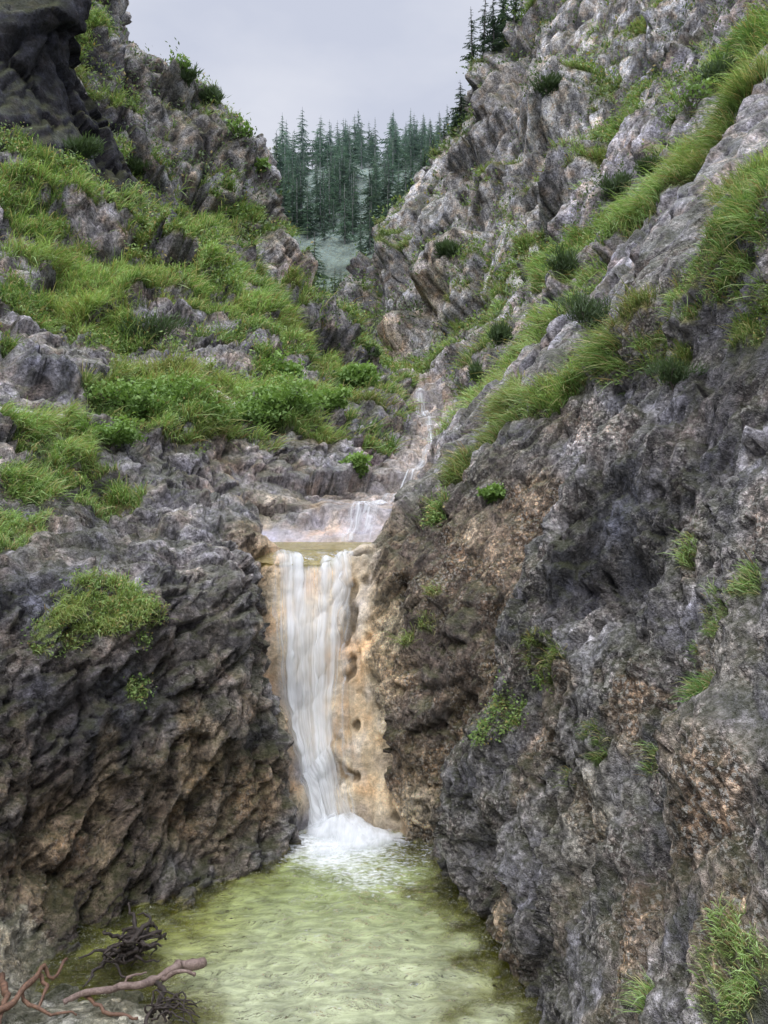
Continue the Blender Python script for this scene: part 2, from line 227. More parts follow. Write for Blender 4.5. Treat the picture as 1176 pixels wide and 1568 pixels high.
for px,py,r in [(40,400,24),(160,350,36),(350,560,40),(60,600,46),(210,540,30),(270,500,18),(340,420,16),(100,150,110),(50,60,110),(170,190,50),(150,90,60),(300,555,34),(120,560,44),(440,560,20),(280,770,50),(960,650,32),(935,440,22),(820,565,22),(900,680,38),(820,710,46),(655,630,30),(700,600,30),(735,562,28),(560,690,40),(640,700,36),(640,740,30),(625,610,26),(590,650,36),(400,400,60),(430,450,30),(640,540,24),(680,480,34),(660,340,36),(840,110,60),(780,140,40),(720,420,30),(870,290,30)]:
    paint(gm,px,py,r,0.0,0.92,0.4,.6)
gm*=sst(-0.1,0.25,nz); gm*=(1-np.clip(chute*1.3+sst(.15,.6,strm)+slab*1.2,0,1)); gm[(Ug>7)&(Ug<9)&(P[:,1]<13.6)]=0
gm*=1-dkw*.8
gm[P[:,1]<3.5]=0
hill=sst(66,76,P[:,1]); gm=np.maximum(gm,hill*0.9)
gcol=C(.17,.21,.075)*(0.75+0.5*np.clip(bn,-1,1))[:,None]; brn=C(.27,.21,.12); t=sst(-.2,.6,scrN)[:,None]; gcol=gcol*(1-.5*t)+brn*.5*t
gmm=sst(0.25,0.6,gm)[:,None]
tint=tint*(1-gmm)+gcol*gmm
moss=(sst(0.35,0.8,nz+0.4*bn)*0.25*(1-chute)*(1-strm)*(P[:,1]>9))[:,None]; tint=tint*(1-moss)+C(.17,.185,.07)*moss
hl=hill[:,None]; hc=C(.075,.10,.052)*(1-sst(110,200,P[:,1])[:,None])+C(.18,.23,.21)*sst(110,200,P[:,1])[:,None]  # hill colour pales with distance: aerial haze mixed into the albedo
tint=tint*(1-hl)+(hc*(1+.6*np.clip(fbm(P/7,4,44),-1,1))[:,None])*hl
lum=np.clip(tint.mean(1)/.26,0.1,1)
cong=(1-sst(10,15,D))*(1-chute)*np.where(P[:,0]>0.2,1,0.4)*(1-gmm[:,0])*lum
wet=np.clip((1-sst(11,30,D))*0.85+0.1,0,1)*(1-hill)
smo=np.clip(chute*.85+strm*.5+slab*.25+hill*.5,0,1)*np.where(hill>0,1,(1-gmm[:,0]))
aux=np.stack([cong,wet,gmm[:,0],smo],1)
# ------------------------------------------------------------------ mesh helper
def mesh_np(name,V,faces,mats,tintv=None,auxv=None,smooth=True,link=True):
    me=bpy.data.meshes.new(name); V=np.ascontiguousarray(V,np.float32)
    me.vertices.add(len(V)); me.vertices.foreach_set('co',V.ravel())
    faces=[np.asarray(f,np.int32) for f in (faces if isinstance(faces,list) else [faces]) if len(f)]
    L=np.concatenate([f.ravel() for f in faces]); tot=np.concatenate([np.full(len(f),f.shape[1],np.int32) for f in faces])
    st=np.concatenate([[0],np.cumsum(tot)[:-1]]).astype(np.int32)
    me.loops.add(len(L)); me.loops.foreach_set('vertex_index',L)
    me.polygons.add(len(tot)); me.polygons.foreach_set('loop_start',st); me.polygons.foreach_set('loop_total',tot)
    me.update(calc_edges=True)
    me.polygons.foreach_set('use_smooth',np.full(len(tot),smooth))
    for nm,a in (('tint',tintv),('aux',auxv)):
        if a is not None:
            a=np.asarray(a,np.float32)
            if a.shape[1]==3: a=np.concatenate([a,np.ones((len(a),1),np.float32)],1)
            at=me.color_attributes.new(nm,'FLOAT_COLOR','POINT'); at.data.foreach_set('color',np.ascontiguousarray(a).ravel())
    if not isinstance(mats,(list,tuple)): mats=[mats]
    for m in mats: me.materials.append(m)
    if link:
        ob=bpy.data.objects.new(name,me); scene.collection.objects.link(ob); return ob
    return me
def gridq(a,b):
    idx=np.arange(a*b).reshape(a,b); return np.stack([idx[:-1,:-1],idx[:-1,1:],idx[1:,1:],idx[1:,:-1]],-1).reshape(-1,4)
# ------------------------------------------------------------------ materials
class NT:
    def __init__(s,name):
        s.m=bpy.data.materials.new(name); s.m.use_nodes=True; s.t=s.m.node_tree; s.t.nodes.clear()
        s.out=s.n('ShaderNodeOutputMaterial')
    def n(s,ty,**k):
        x=s.t.nodes.new(ty)
        for a,b in k.items(): setattr(x,a,b)
        return x
    def l(s,a,b): s.t.links.new(a,b)
    def setv(s,sock,v):
        if hasattr(v,'is_output'): s.l(v,sock)
        else: sock.default_value=v
    def noise(s,vec,scale,detail=8,rough=.6,dist=0):
        x=s.n('ShaderNodeTexNoise'); s.l(vec,x.inputs['Vector']); x.inputs['Scale'].default_value=scale; x.inputs['Detail'].default_value=detail; x.inputs['Roughness'].default_value=rough; x.inputs['Distortion'].default_value=dist; return x.outputs['Fac']
    def mr(s,v,a,b,c,d):
        x=s.n('ShaderNodeMapRange'); s.l(v,x.inputs[0])
        for i,q in enumerate((a,b,c,d)): s.setv(x.inputs[i+1],q)
        return x.outputs[0]
    def math(s,op,a,b=0.0,c=0.0):
        x=s.n('ShaderNodeMath',operation=op); s.setv(x.inputs[0],a); s.setv(x.inputs[1],b); s.setv(x.inputs[2],c); return x.outputs[0]
    def mix(s,f,a,b,mode='MIX'):
        x=s.n('ShaderNodeMix',data_type='RGBA',blend_type=mode); s.setv(x.inputs[0],f); s.setv(x.inputs[6],a); s.setv(x.inputs[7],b); return x.outputs[2]
    def fmix(s,f,a,b):
        x=s.n('ShaderNodeMix',data_type='FLOAT'); s.setv(x.inputs[0],f); s.setv(x.inputs[2],a); s.setv(x.inputs[3],b); return x.outputs[0]
    def scale(s,v,f):
        x=s.n('ShaderNodeVectorMath',operation='SCALE'); s.l(v,x.inputs[0]); s.setv(x.inputs['Scale'],f); return x.outputs[0]
    def attr(s,nm): return s.n('ShaderNodeAttribute',attribute_name=nm)
def rock_mat():
    m=NT('wet_limestone'); pos=m.n('ShaderNodeNewGeometry').outputs['Position']
    ti=m.attr('tint').outputs['Color']; ax=m.n('ShaderNodeSeparateColor'); ata=m.attr('aux'); m.l(ata.outputs['Color'],ax.inputs[0])
    co,we,gr=ax.outputs[0],ax.outputs[1],ax.outputs[2]; smo=ata.outputs['Alpha']
    a=m.noise(pos,1.3,8,.80); k=m.mr(a,.38,.62,.32,1.75)
    b=m.noise(pos,12,4,.85); k2=m.mr(b,.36,.64,.22,1.80)
    kk=m.fmix(m.math('MULTIPLY',smo,.72),m.math('MULTIPLY',k,k2),1.0)
    base=m.scale(ti,kk)
    hz=m.noise(pos,1.7,3,.6); base=m.mix(m.mr(hz,.5,.7,0,.6),base,m.mix(1.0,base,(1.32,.98,.66,1),'MULTIPLY'))
    base=m.mix(m.mr(hz,.48,.32,0,.45),base,m.mix(1.0,base,(.85,.92,1.2,1),'MULTIPLY'))
    vo=m.n('ShaderNodeTexVoronoi'); wv=m.n('ShaderNodeVectorMath',operation='ADD'); m.l(pos,wv.inputs[0])
    cmb=m.n('ShaderNodeCombineXYZ'); m.l(m.math('MULTIPLY',a,.35),cmb.inputs[0]); m.l(m.math('MULTIPLY',b,.10),cmb.inputs[1]); m.l(m.math('MULTIPLY',b,-.10),cmb.inputs[2]); m.l(cmb.outputs[0],wv.inputs[1])
    m.l(wv.outputs[0],vo.inputs['Vector']); vo.inputs['Scale'].default_value=24
    pv=m.n('ShaderNodeSeparateColor'); m.l(vo.outputs['Color'],pv.inputs[0])
    peb=m.math('MULTIPLY',m.mr(pv.outputs[0],0,1,.40,2.1),m.mr(vo.outputs['Distance'],.2,.7,1.2,.2))
    patchy=m.math('MULTIPLY',co,m.mr(hz,.42,.56,.25,.95))
    base=m.mix(patchy,base,m.scale(base,peb))
    lich=m.math('MULTIPLY',m.math('MULTIPLY',m.mr(m.noise(pos,28,3,.7),.53,.60,0,.9),co),m.mr(hz,.42,.58,.15,1))
    base=m.mix(lich,base,(.68,.65,.60,1))
    geo=m.n('ShaderNodeNewGeometry'); sx=m.n('ShaderNodeSeparateXYZ'); m.l(geo.outputs['Normal'],sx.inputs[0])
    grn=m.math('MULTIPLY',m.mr(a,.60,.50,0,.3),m.mr(sx.outputs[2],.25,.75,0,1))
    grn=m.math('MULTIPLY',grn,m.math('SUBTRACT',m.math('SUBTRACT',1.0,gr),m.math('MULTIPLY',smo,.9)))
    base=m.mix(m.math('MAXIMUM',grn,0.0),base,(.17,.19,.07,1))
    p=m.n('ShaderNodeBsdfPrincipled'); m.l(base,p.inputs['Base Color'])
    rg=m.mr(hz,.35,.65,.18,.5); rr_=m.fmix(m.math('MULTIPLY',we,m.math('SUBTRACT',1.0,gr)),.9,rg); m.l(rr_,p.inputs['Roughness'])
    m.l(m.fmix(we,.25,.65),p.inputs['Specular IOR Level'])
    h=m.math('ADD',m.math('MULTIPLY',a,1.0),m.math('MULTIPLY',b,.26))
    bu=m.n('ShaderNodeBump'); m.l(m.fmix(smo,.9,.45),bu.inputs['Strength']); bu.inputs['Distance'].default_value=.35; m.l(h,bu.inputs['Height']); m.l(bu.outputs[0],p.inputs['Normal'])
    m.l(p.outputs[0],m.out.inputs[0]); return m.m
def leaf_mat(name,rough=.5,tr=.35):
    m=NT(name); ti=m.attr('tint').outputs['Color']
    p=m.n('ShaderNodeBsdfPrincipled'); m.l(ti,p.inputs['Base Color']); p.inputs['Roughness'].default_value=rough; p.inputs['Specular IOR Level'].default_value=.35
    t=m.n('ShaderNodeBsdfTranslucent'); m.l(m.mix(1.0,ti,(1.2,1.2,.7,1),'MULTIPLY'),t.inputs[0])
    x=m.n('ShaderNodeMixShader'); x.inputs[0].default_value=tr; m.l(p.outputs[0],x.inputs[1]); m.l(t.outputs[0],x.inputs[2]); m.l(x.outputs[0],m.out.inputs[0]); return m.m
def wood_mat(name,c1,c2):
    m=NT(name); pos=m.n('ShaderNodeNewGeometry').outputs['Position']; n=m.noise(pos,22,6,.7,1.5)
    p=m.n('ShaderNodeBsdfPrincipled'); m.l(m.mix(m.mr(n,.35,.65,0,1),(*c1,1),(*c2,1)),p.inputs['Base Color']); p.inputs['Roughness'].default_value=.6
    bu=m.n('ShaderNodeBump'); bu.inputs['Strength'].default_value=.6; bu.inputs['Distance'].default_value=.02; m.l(n,bu.inputs['Height']); m.l(bu.outputs[0],p.inputs['Normal'])
    m.l(p.outputs[0],m.out.inputs[0]); return m.m
def pool_mat():
    m=NT('pool_water'); pos=m.n('ShaderNodeNewGeometry').outputs['Position']
    ax=m.n('ShaderNodeSeparateColor'); m.l(m.attr('aux').outputs['Color'],ax.inputs[0]); foam,milk=ax.outputs[0],ax.outputs[1]
    ti=m.attr('tint').outputs['Color']
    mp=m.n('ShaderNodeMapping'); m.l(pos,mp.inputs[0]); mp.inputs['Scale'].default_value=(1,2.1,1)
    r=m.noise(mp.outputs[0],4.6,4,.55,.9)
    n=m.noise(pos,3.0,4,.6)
    d=m.n('ShaderNodeBsdfDiffuse'); m.l(m.scale(ti,m.math('MULTIPLY',m.mr(n,.3,.7,.72,1.25),m.mr(r,.36,.64,.72,1.32))),d.inputs[0])  # ripple noise paints caustic-like light and dark into the water colour
    t=m.n('ShaderNodeBsdfTransparent'); t.inputs[0].default_value=(.78,.83,.33,1)
    x=m.n('ShaderNodeMixShader'); m.l(milk,x.inputs[0]); m.l(t.outputs[0],x.inputs[1]); m.l(d.outputs[0],x.inputs[2])
    g=m.n('ShaderNodeBsdfGlossy'); g.inputs['Roughness'].default_value=.04; g.inputs[0].default_value=(1,1,1,1)
    bu=m.n('ShaderNodeBump'); bu.inputs['Strength'].default_value=1.0; bu.inputs['Distance'].default_value=.26; m.l(r,bu.inputs['Height'])
    fr=m.n('ShaderNodeFresnel'); fr.inputs[0].default_value=1.40; m.l(bu.outputs[0],fr.inputs['Normal']); m.l(bu.outputs[0],g.inputs['Normal'])
    y=m.n('ShaderNodeMixShader'); m.l(m.math('MULTIPLY',fr.outputs[0],1.8),y.inputs[0]); y.inputs[0].default_value=.1; m.l(x.outputs[0],y.inputs[1]); m.l(g.outputs[0],y.inputs[2])
    w=m.n('ShaderNodeBsdfDiffuse'); w.inputs[0].default_value=(.88,.91,.92,1)
    ff=m.mr(m.math('ADD',foam,m.mr(m.noise(mp.outputs[0],12,4,.7,.5),.3,.7,-.4,.4)),.3,.9,0,1)
    z=m.n('ShaderNodeMixShader'); m.l(ff,z.inputs[0]); m.l(y.outputs[0],z.inputs[1]); m.l(w.outputs[0],z.inputs[2]); m.l(z.outputs[0],m.out.inputs[0]); return m.m
def fall_mat(name,col=(.92,.95,.98)):
    m=NT(name); ax=m.n('ShaderNodeSeparateColor'); m.l(m.attr('aux').outputs['Color'],ax.inputs[0])
    cv=m.n('ShaderNodeCombineXYZ'); m.l(m.math('MULTIPLY',ax.outputs[1],24.0),cv.inputs[0]); m.l(m.math('MULTIPLY',ax.outputs[2],2.2),cv.inputs[1])
    n=m.noise(cv.outputs[0],1.0,5,.65,.5)
    al=m.mr(m.math('ADD',ax.outputs[0],m.mr(n,.25,.75,-.40,.40)),.12,1.15,0,.94)
    w=m.n('ShaderNodeBsdfDiffuse'); w.inputs[0].default_value=(*col,1)
    tl=m.n('ShaderNodeBsdfTranslucent'); tl.inputs[0].default_value=(*col,1)
    a=m.n('ShaderNodeMixShader'); a.inputs[0].default_value=.2; m.l(w.outputs[0],a.inputs[1]); m.l(tl.outputs[0],a.inputs[2])
    t=m.n('ShaderNodeBsdfTransparent')
    x=m.n('ShaderNodeMixShader'); m.l(al,x.inputs[0]); m.l(t.outputs[0],x.inputs[1]); m.l(a.outputs[0],x.inputs[2]); m.l(x.outputs[0],m.out.inputs[0]); return m.m
M_rock=rock_mat(); M_grass=leaf_mat('grass_blades',.45,.3); M_leaf=leaf_mat('shrub_leaves',.45,.3); M_fir=leaf_mat('fir_needles',.7,.1)
M_bark=wood_mat('bark',(.08,.065,.055),(.18,.15,.13)); M_drift=wood_mat('driftwood',(.15,.10,.085),(.36,.27,.23)); M_dark=wood_mat('dark_root',(.02,.016,.014),(.08,.06,.05)); M_red=wood_mat('red_branch',(.10,.055,.04),(.28,.16,.10)); M_pale=wood_mat('pale_log',(.4,.37,.34),(.7,.66,.62))
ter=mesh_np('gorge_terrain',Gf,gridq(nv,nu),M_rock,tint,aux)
# ------------------------------------------------------------------ grass
def visible(Pw,mx=120):
    px=CX+Pw[:,0]/np.maximum(Pw[:,1],.5)*F; py=CY-(Pw[:,2]-EYE)/np.maximum(Pw[:,1],.5)*F
    return (px>-mx)&(px<1176+mx)&(py>-mx)&(py<1568+mx)
def blades(nb,seed):
    r=np.random.default_rng(seed)
    tuft=0.35+1.0*np.clip(0.5+fbm(P/(0.30),2,77)*1.0,0,1)*(1-mixf)+mixf*np.clip(.5+fbm(P/1.0,2,78),0,1)
    w=np.where(gm>0.3,gm,0)*Af/np.clip(Gf[:,1],5,60)**1.75*tuft
    w[(Gf[:,1]>62)|(~visible(Gf))]=0
    Vd=np.array([0,0,EYE])-Gf; w*=np.where((Vd*Nn.reshape(-1,3)).sum(1)>-0.4*np.linalg.norm(Vd,axis=1),1,0)
    w/=w.sum(); ids=r.choice(len(w),nb,p=w)
    i=ids//nu; j=ids%nu; i2=np.clip(i+1,0,nv-1); j2=np.clip(j+1,0,nu-1)
    a=r.random((nb,1)); b=r.random((nb,1))
    p=G[i,j]+(G[i2,j]-G[i,j])*a+(G[i,j2]-G[i,j])*b
    n=Nn[i,j]; d=np.clip(p[:,1:2],4,80)
    tf=np.clip(tuft[ids],.35,1.3)[:,None]
    lush=1+.3*(p[:,0:1]>2.5)*(p[:,1:2]<20)
    L=np.clip(.024*d,.14,.46)*(0.30+0.9*r.random((nb,1)))*tf*lush
    L*=np.where(d<8.5,.8,1)
    W=np.clip(.00042*d,.0024,.028)*(.6+.7*r.random((nb,1)))
    hz=n.copy(); hz[:,2]=0; hz/=np.linalg.norm(hz,axis=1,keepdims=True)+1e-6
    sw=np.stack([vnoise(p/.5,91),vnoise(p/.5,92),0*p[:,0]],1)*.45
    dr=.45*n+np.array([0,0,.75])+r.normal(0,.40,(nb,3))+sw*.5; dr/=np.linalg.norm(dr,axis=1,keepdims=True)
    droop=hz*.55+sw+np.array([0,0,-.5])+r.normal(0,.32,(nb,3))
    p0=p-n*.02; p1=p+dr*L*.5+droop*L*.07; p2=p+dr*L*.82+droop*L*.30; p3=p+dr*L*.95+droop*L*.68
    sd=np.cross(dr,r.normal(0,1,(nb,3))); sd/=np.linalg.norm(sd,axis=1,keepdims=True)
    V=np.stack([p0-sd*W,p0+sd*W,p1-sd*W,p1+sd*W,p2-sd*W*.7,p2+sd*W*.7,p3],1).reshape(-1,3)
    o=(np.arange(nb)*7)[:,None]
    q=np.concatenate([o+np.array([0,1,3,2]),o+np.array([2,3,5,4])]); t=o+np.array([4,5,6])
    c1=C(.34,.50,.15); c2=C(.17,.30,.09); c3=C(.62,.57,.30); c4=C(.52,.72,.32); c5=C(.40,.28,.15)
    pn=fbm(p/1.5,3,55)[:,None]; f=np.clip(.5+pn*.9+r.normal(0,.25,(nb,1)),0,1)
    col=c2*(1-f)+c1*f
    e=r.random((nb,1)); col=np.where(e<.14,c3,col); col=np.where((e>.14)&(e<.14+.36*np.clip(.55+pn,0,1)),c4,col); col=np.where(e>.93,c5,col)
    gl=np.clip(fbm(p/2.5+7,2,66),0,1)[:,None]; col=col*(1-.40*gl)+C(.40,.32,.14)*.40*gl
    fr=sst(30,55,d); col=col*(1-fr*.5)+C(.24,.30,.14)*fr*.5
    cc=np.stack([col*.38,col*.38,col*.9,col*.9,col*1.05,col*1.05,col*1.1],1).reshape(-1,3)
    return V,[q,t],cc
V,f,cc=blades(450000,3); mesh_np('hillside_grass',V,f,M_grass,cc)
def leafscatter(name,nb,seed,mask,hk,ca,cb,dry=.1):
    r=np.random.default_rng(seed)
    w=mask*Af/np.clip(Gf[:,1],5,60)**1.9
    w[(Gf[:,1]>112)|(~visible(Gf,60))]=0; w/=w.sum(); ids=r.choice(len(w),nb,p=w)
    n=Nn.reshape(-1,3)[ids]; d=Gf[ids,1:2]
    h=np.clip(hk*d,.05,.9)*r.random((nb,1))*np.clip(mask[ids],.3,1)[:,None]
    p=Gf[ids]+n*h*.6+np.array([0,0,1])*h*.7+r.normal(0,1,(nb,3))*.005*d
    s=np.clip(.0024*d,.012,.16)*(.5+.8*r.random((nb,1)))
    a=r.normal(0,1,(nb,3)); a/=np.linalg.norm(a,axis=1,keepdims=True)
    nn=n+np.array([0,0,.6])+r.normal(0,.5,(nb,3)); b=np.cross(a,nn); b/=np.linalg.norm(b,axis=1,keepdims=True)
    V=np.stack([p-a*s,p+b*s*.5,p+a*s,p-b*s*.5],1).reshape(-1,3); q=(np.arange(nb)*4)[:,None]+np.arange(4)
    f=np.clip(r.random((nb,1))*.7+.4*h/np.clip(hk*d,.05,.9),0,1); col=ca*(1-f)+cb*f; col=np.where(r.random((nb,1))<dry,C(.42,.34,.13),col)
    return mesh_np(name,V,q,M_leaf,np.repeat(col,4,0))
leafscatter('ground_cover_leaves',110000,8,np.where((gm>.2)&(P[:,1]<66),1,0)*sst(.0,.5,fbm(P/1.6,3,33)+.1),.012,C(.09,.17,.05),C(.30,.43,.13))
bare=np.zeros(len(P))
for px,py,r in [(840,110,90),(780,140,60),(870,290,50),(660,340,50),(720,420,45),(680,480,45),(430,440,50),(1000,60,60),(950,430,50),(600,520,40)]: paint(bare,px,py,r,1.0,1,.4,.5)
scm=sst(.22,.44,fbm(P/2.1,3,133))*sst(.0,.35,nz)*sst(20,27,D)*(gm<.75)*(1-sst(.1,.4,strm))*(1-bare)*(1-dkw)
scm=np.maximum(scm*(P[:,1]<66),sst(-.3,.2,fbm(P/5,3,134))*(P[:,1]>68)*.9)
leafscatter('mountain_scrub',150000,18,scm,.014,C(.045,.08,.035),C(.16,.235,.095),.03)
# ------------------------------------------------------------------ tubes / wood
def tube(pts,r0,r1,seg=7,wob=.1,sub=5,seed=0):
    pts=np.array(pts,float); n=len(pts)
    t=np.linspace(0,n-1,(n-1)*sub+1); w,i=crw(t,n); c=(pts[i]*w[:,:,None]).sum(1)
    r=np.random.default_rng(seed); L=np.linalg.norm(pts[-1]-pts[0])
    c=c+np.stack([vnoise(c*6/L+k*5.1+seed,k) for k in range(3)],1)*wob*L*.15
    tg=np.gradient(c,axis=0); tg/=np.linalg.norm(tg,axis=1,keepdims=True)+1e-9
    ref=np.where(np.abs(tg[:,2:3])>.85,np.array([[1.,0,0]]),np.array([[0,0,1.]])); a=np.cross(tg,ref); a/=np.linalg.norm(a,axis=1,keepdims=True); b=np.cross(tg,a)
    rad=np.linspace(r0,r1,len(c))[:,None]*(1+.25*r.normal(0,.5,(len(c),1)))
    th=np.linspace(0,2*np.pi,seg,endpoint=False)
    V=(c[:,None,:]+(a[:,None,:]*np.cos(th)[None,:,None]+b[:,None,:]*np.sin(th)[None,:,None])*rad[:,None,:]).reshape(-1,3)
    m=len(c); idx=np.arange(m*seg).reshape(m,seg); nx=np.roll(idx,-1,1)
    q=np.stack([idx[:-1],nx[:-1],nx[1:],idx[1:]],-1).reshape(-1,4)
    V=np.concatenate([V,c[:1],c[-1:]]); e0=m*seg
    t3=np.concatenate([np.stack([nx[0],idx[0],np.full(seg,e0)],1),np.stack([idx[-1],nx[-1],np.full(seg,e0+1)],1)])
    return V,q,t3
def join(parts):
    Vs=[];Q=[];T=[];o=0
    for V,q,t in parts:
        Vs.append(V); Q.append(q+o); T.append(t+o); o+=len(V)
    return np.concatenate(Vs),[np.concatenate(Q),np.concatenate(T)]
def gp(px,py,z=0.08):
    d=(EYE-z)*F/(py-CY); return [(px-CX)/F*d,d,z]
V,f=join([tube([gp(95,1535,.16),gp(170,1518,.2),gp(240,1500,.2),gp(312,1480,.14)],.020,.040,9,.45,12,1),tube([gp(190,1512,.2),gp(200,1495,.26),gp(225,1490,.32)],.015,.006,6,.3,5,2),tube([gp(250,1498,.2),gp(280,1486,.28),gp(300,1492,.24)],.022,.012,6,.3,5,3)])
mesh_np('driftwood_log',V,f,M_drift)
parts=[tube([gp(-10,1565,.2),gp(30,1520,.26),gp(70,1490,.28),gp(100,1480,.2)],.028,.012,8,.6,7,5),tube([gp(30,1520,.24),gp(50,1545,.2),gp(120,1555,.16)],.018,.008,7,.4,6,6),tube([gp(60,1495,.26),gp(72,1515,.24),gp(60,1545,.18)],.02,.01,7,.4,6,7),tube([gp(130,1520,.18),gp(150,1545,.18),gp(215,1562,.12)],.02,.01,7,.4,6,8),tube([gp(0,1490,.2),gp(12,1530,.24),gp(5,1570,.2)],.03,.015,7,.4,6,9)]
V,f=join(parts); mesh_np('driftwood_branch',V,f,M_red)
parts=[]; cx=gp(198,1462,.12); rr=random.Random(4)
for k in range(34):
    a=rr.uniform(0,6.28); L=rr.uniform(.16,.42); e=rr.uniform(-.1,.8)
    s=[cx[0]+rr.uniform(-.09,.09),cx[1]+rr.uniform(-.09,.09),cx[2]+rr.uniform(-.05,.12)]
    p1=[s[0]+math.cos(a)*L*.5,s[1]+math.sin(a)*L*.5,s[2]+e*L*.5]; p2=[p1[0]+math.cos(a+rr.uniform(-1,1))*L*.4,p1[1]+math.sin(a+.8)*L*.4,max(.05,p1[2]+rr.uniform(-.3,.25)*L)]
    p3=[p2[0]+rr.uniform(-.12,.12),p2[1]+rr.uniform(-.12,.12),max(.04,p2[2]+rr.uniform(-.14,.06))]
    parts.append(tube([s,p1,p2,p3],rr.uniform(.012,.03),.005,6,.6,5,k+20))
V,f=join(parts); mesh_np('driftwood_root',V,f,M_dark)
parts=[tube([gp(238,1500,.2),gp(243,1530,.18),gp(225,1565,.16),gp(228,1580,.14)],.022,.012,7,.5,6,50)]
for k in range(14):
    q0=gp(236+rr.uniform(-12,24),1555+rr.uniform(-12,12),.14); parts.append(tube([q0,[q0[0]+rr.uniform(-.05,.15),q0[1]+rr.uniform(-.1,.1),.24],[q0[0]+rr.uniform(.05,.34),q0[1]+rr.uniform(-.15,.15),.13]],.011,.004,5,.6,5,60+k))
V,f=join(parts); mesh_np('dead_twigs',V,f,M_dark)
def on(px,py,lift=.06):
    c,n=sight(bvh,px,py); return [c.x,c.y-.05,c.z+lift]
try:
    V,f=join([tube([on(-40,648,.14),on(30,650,.16),on(104,654,.16)],.08,.05,8,.3,6,70),tube([on(30,650,.12),on(80,668,.1)],.03,.02,6,.3,6,71)]); mesh_np('fallen_log',V,f,M_pale)
    V,f=join([tube([on(330,628,.4),on(352,640,.4),on(362,650,.35)],.06,.05,8,.1,5,72),tube([on(345,645,.35),on(400,640,.4)],.03,.02,6,.3,6,73)]); mesh_np('fallen_log',V,f,M_pale)
except Exception as e: print('log',e)
# ------------------------------------------------------------------ firs
def fir(H,seed,dense=1.0,spread=.2):
    r=random.Random(seed)
    V,q,t=tube([(0,0,-.04*H),(0,0,.5*H),(0,0,H)],.016*H,.002*H,6,.03,4,seed); o=len(V)
    Vl=[*map(tuple,V)]; Tt=[tuple(x) for x in t]; Qt=[tuple(x) for x in q]; col=[(.09,.075,.07)]*o
    nl=int(22*dense); tris=[]
    for k in range(nl):
        h=.10+.88*(k/nl)**.92; R=spread*H*(1-h)**.8*(.6+.7*r.random())+.012*H
        for b in range(r.randint(4,7)):
            if r.random()<.2: continue
            a=r.uniform(0,6.283); Rb=R*r.uniform(.45,1.2); dp=r.uniform(.15,.5)
            ca,sa=math.cos(a),math.sin(a); m=6; sh=r.uniform(.5,1.35)
            for s in range(m):
                u=(s+.3)/m; x=ca*Rb*u; y=sa*Rb*u; z=h*H-dp*Rb*u*u+.06*Rb
                wd=Rb*.30*(1-u*.55)
                for sg in (-1,1):
                    ex=x+ca*wd*.7-sa*sg*wd+r.uniform(-.2,.2)*wd; ey=y+sa*wd*.7+ca*sg*wd+r.uniform(-.2,.2)*wd; ez=z-wd*r.uniform(.25,.9)
                    i0=len(Vl); bw=Rb*.08
                    Vl+= [(x-ca*bw,y-sa*bw,z),(x+ca*bw,y+sa*bw,z-.02*Rb),(ex,ey,ez)]; tris.append((i0,i0+1,i0+2))
                    g=sh*r.uniform(.7,1.2); col+=[(.05*g,.085*g,.052*g)]*2+[(.085*g,.14*g,.08*g)]
    return np.array(Vl),np.array(Qt),np.array(Tt+tris),np.array(col)
firs=[fir(1.0,s,.95,sp) for s,sp in ((1,.19),(2,.25),(3,.21),(4,.29))]
fmesh=[]
for k in range(4):
    V,q,t,c=firs[k]; fmesh.append(mesh_np('fir_%d'%k,V,[q,t],[M_fir],c*1.2+C(.03,.038,.045),smooth=False,link=False))
rr=random.Random(9)
for px,hp in [(650,34),(664,40),(680,46),(695,52),(708,84),(724,96),(740,112),(756,96),(772,108),(788,95),(802,90),(764,60)]:
    y0=-60; h=None
    for s in range(160):
        h,_n=sight(bvh,px,y0)
        if h and h.y<85: break
        y0+=3; h=None
    if not h: continue
    ob=bpy.data.objects.new('fir_tree',fmesh[rr.randrange(4)]); scene.collection.objects.link(ob)
    s=hp*h.y/F; ob.location=(h.x,h.y+.2,h.z-.06*s); ob.scale=(s*1.15,s*1.15,s); ob.rotation_euler=(rr.uniform(-.05,.05),rr.uniform(-.05,.05),rr.uniform(0,6))
sel=(Gf[:,1]>112)&(Gf[:,1]<275)&(np.abs(Gf[:,0]+5)<80)
ids=np.where(sel)[0]; w=Af[ids]*np.clip(.22+.9*fbm(Gf[ids]/20,2,5)+sst(150,200,Gf[ids,1])*.8,0.02,2); w/=w.sum()
ids=rng.choice(ids,1050,p=w,replace=False); Vs=[];Q=[];T=[];Cc=[];o=0
for n_,i in enumerate(ids):
    k=n_%4; V,q,t,c=firs[k]; s=rng.uniform(7,16)*(1 if rng.random()>.15 else 1.35); a=rng.uniform(0,6.28); s*=1-.4*(Gf[i,1]<160)
    R=np.array([[math.cos(a),-math.sin(a),0],[math.sin(a),math.cos(a),0],[0,0,1]])
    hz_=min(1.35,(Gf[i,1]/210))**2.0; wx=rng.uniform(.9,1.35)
    Vs.append(V@R.T*s*np.array([wx,wx,1])+Gf[i]); Q.append(q+o); T.append(t+o); g=rng.uniform(.7,1.5); Cc.append(c*g*1.25+C(.13,.16,.175)*hz_); o+=len(V)  # bluish haze added to needle colour, growing with distance
mesh_np('distant_forest',np.concatenate(Vs),[np.concatenate(Q),np.concatenate(T)],M_fir,np.concatenate(Cc),smooth=False)
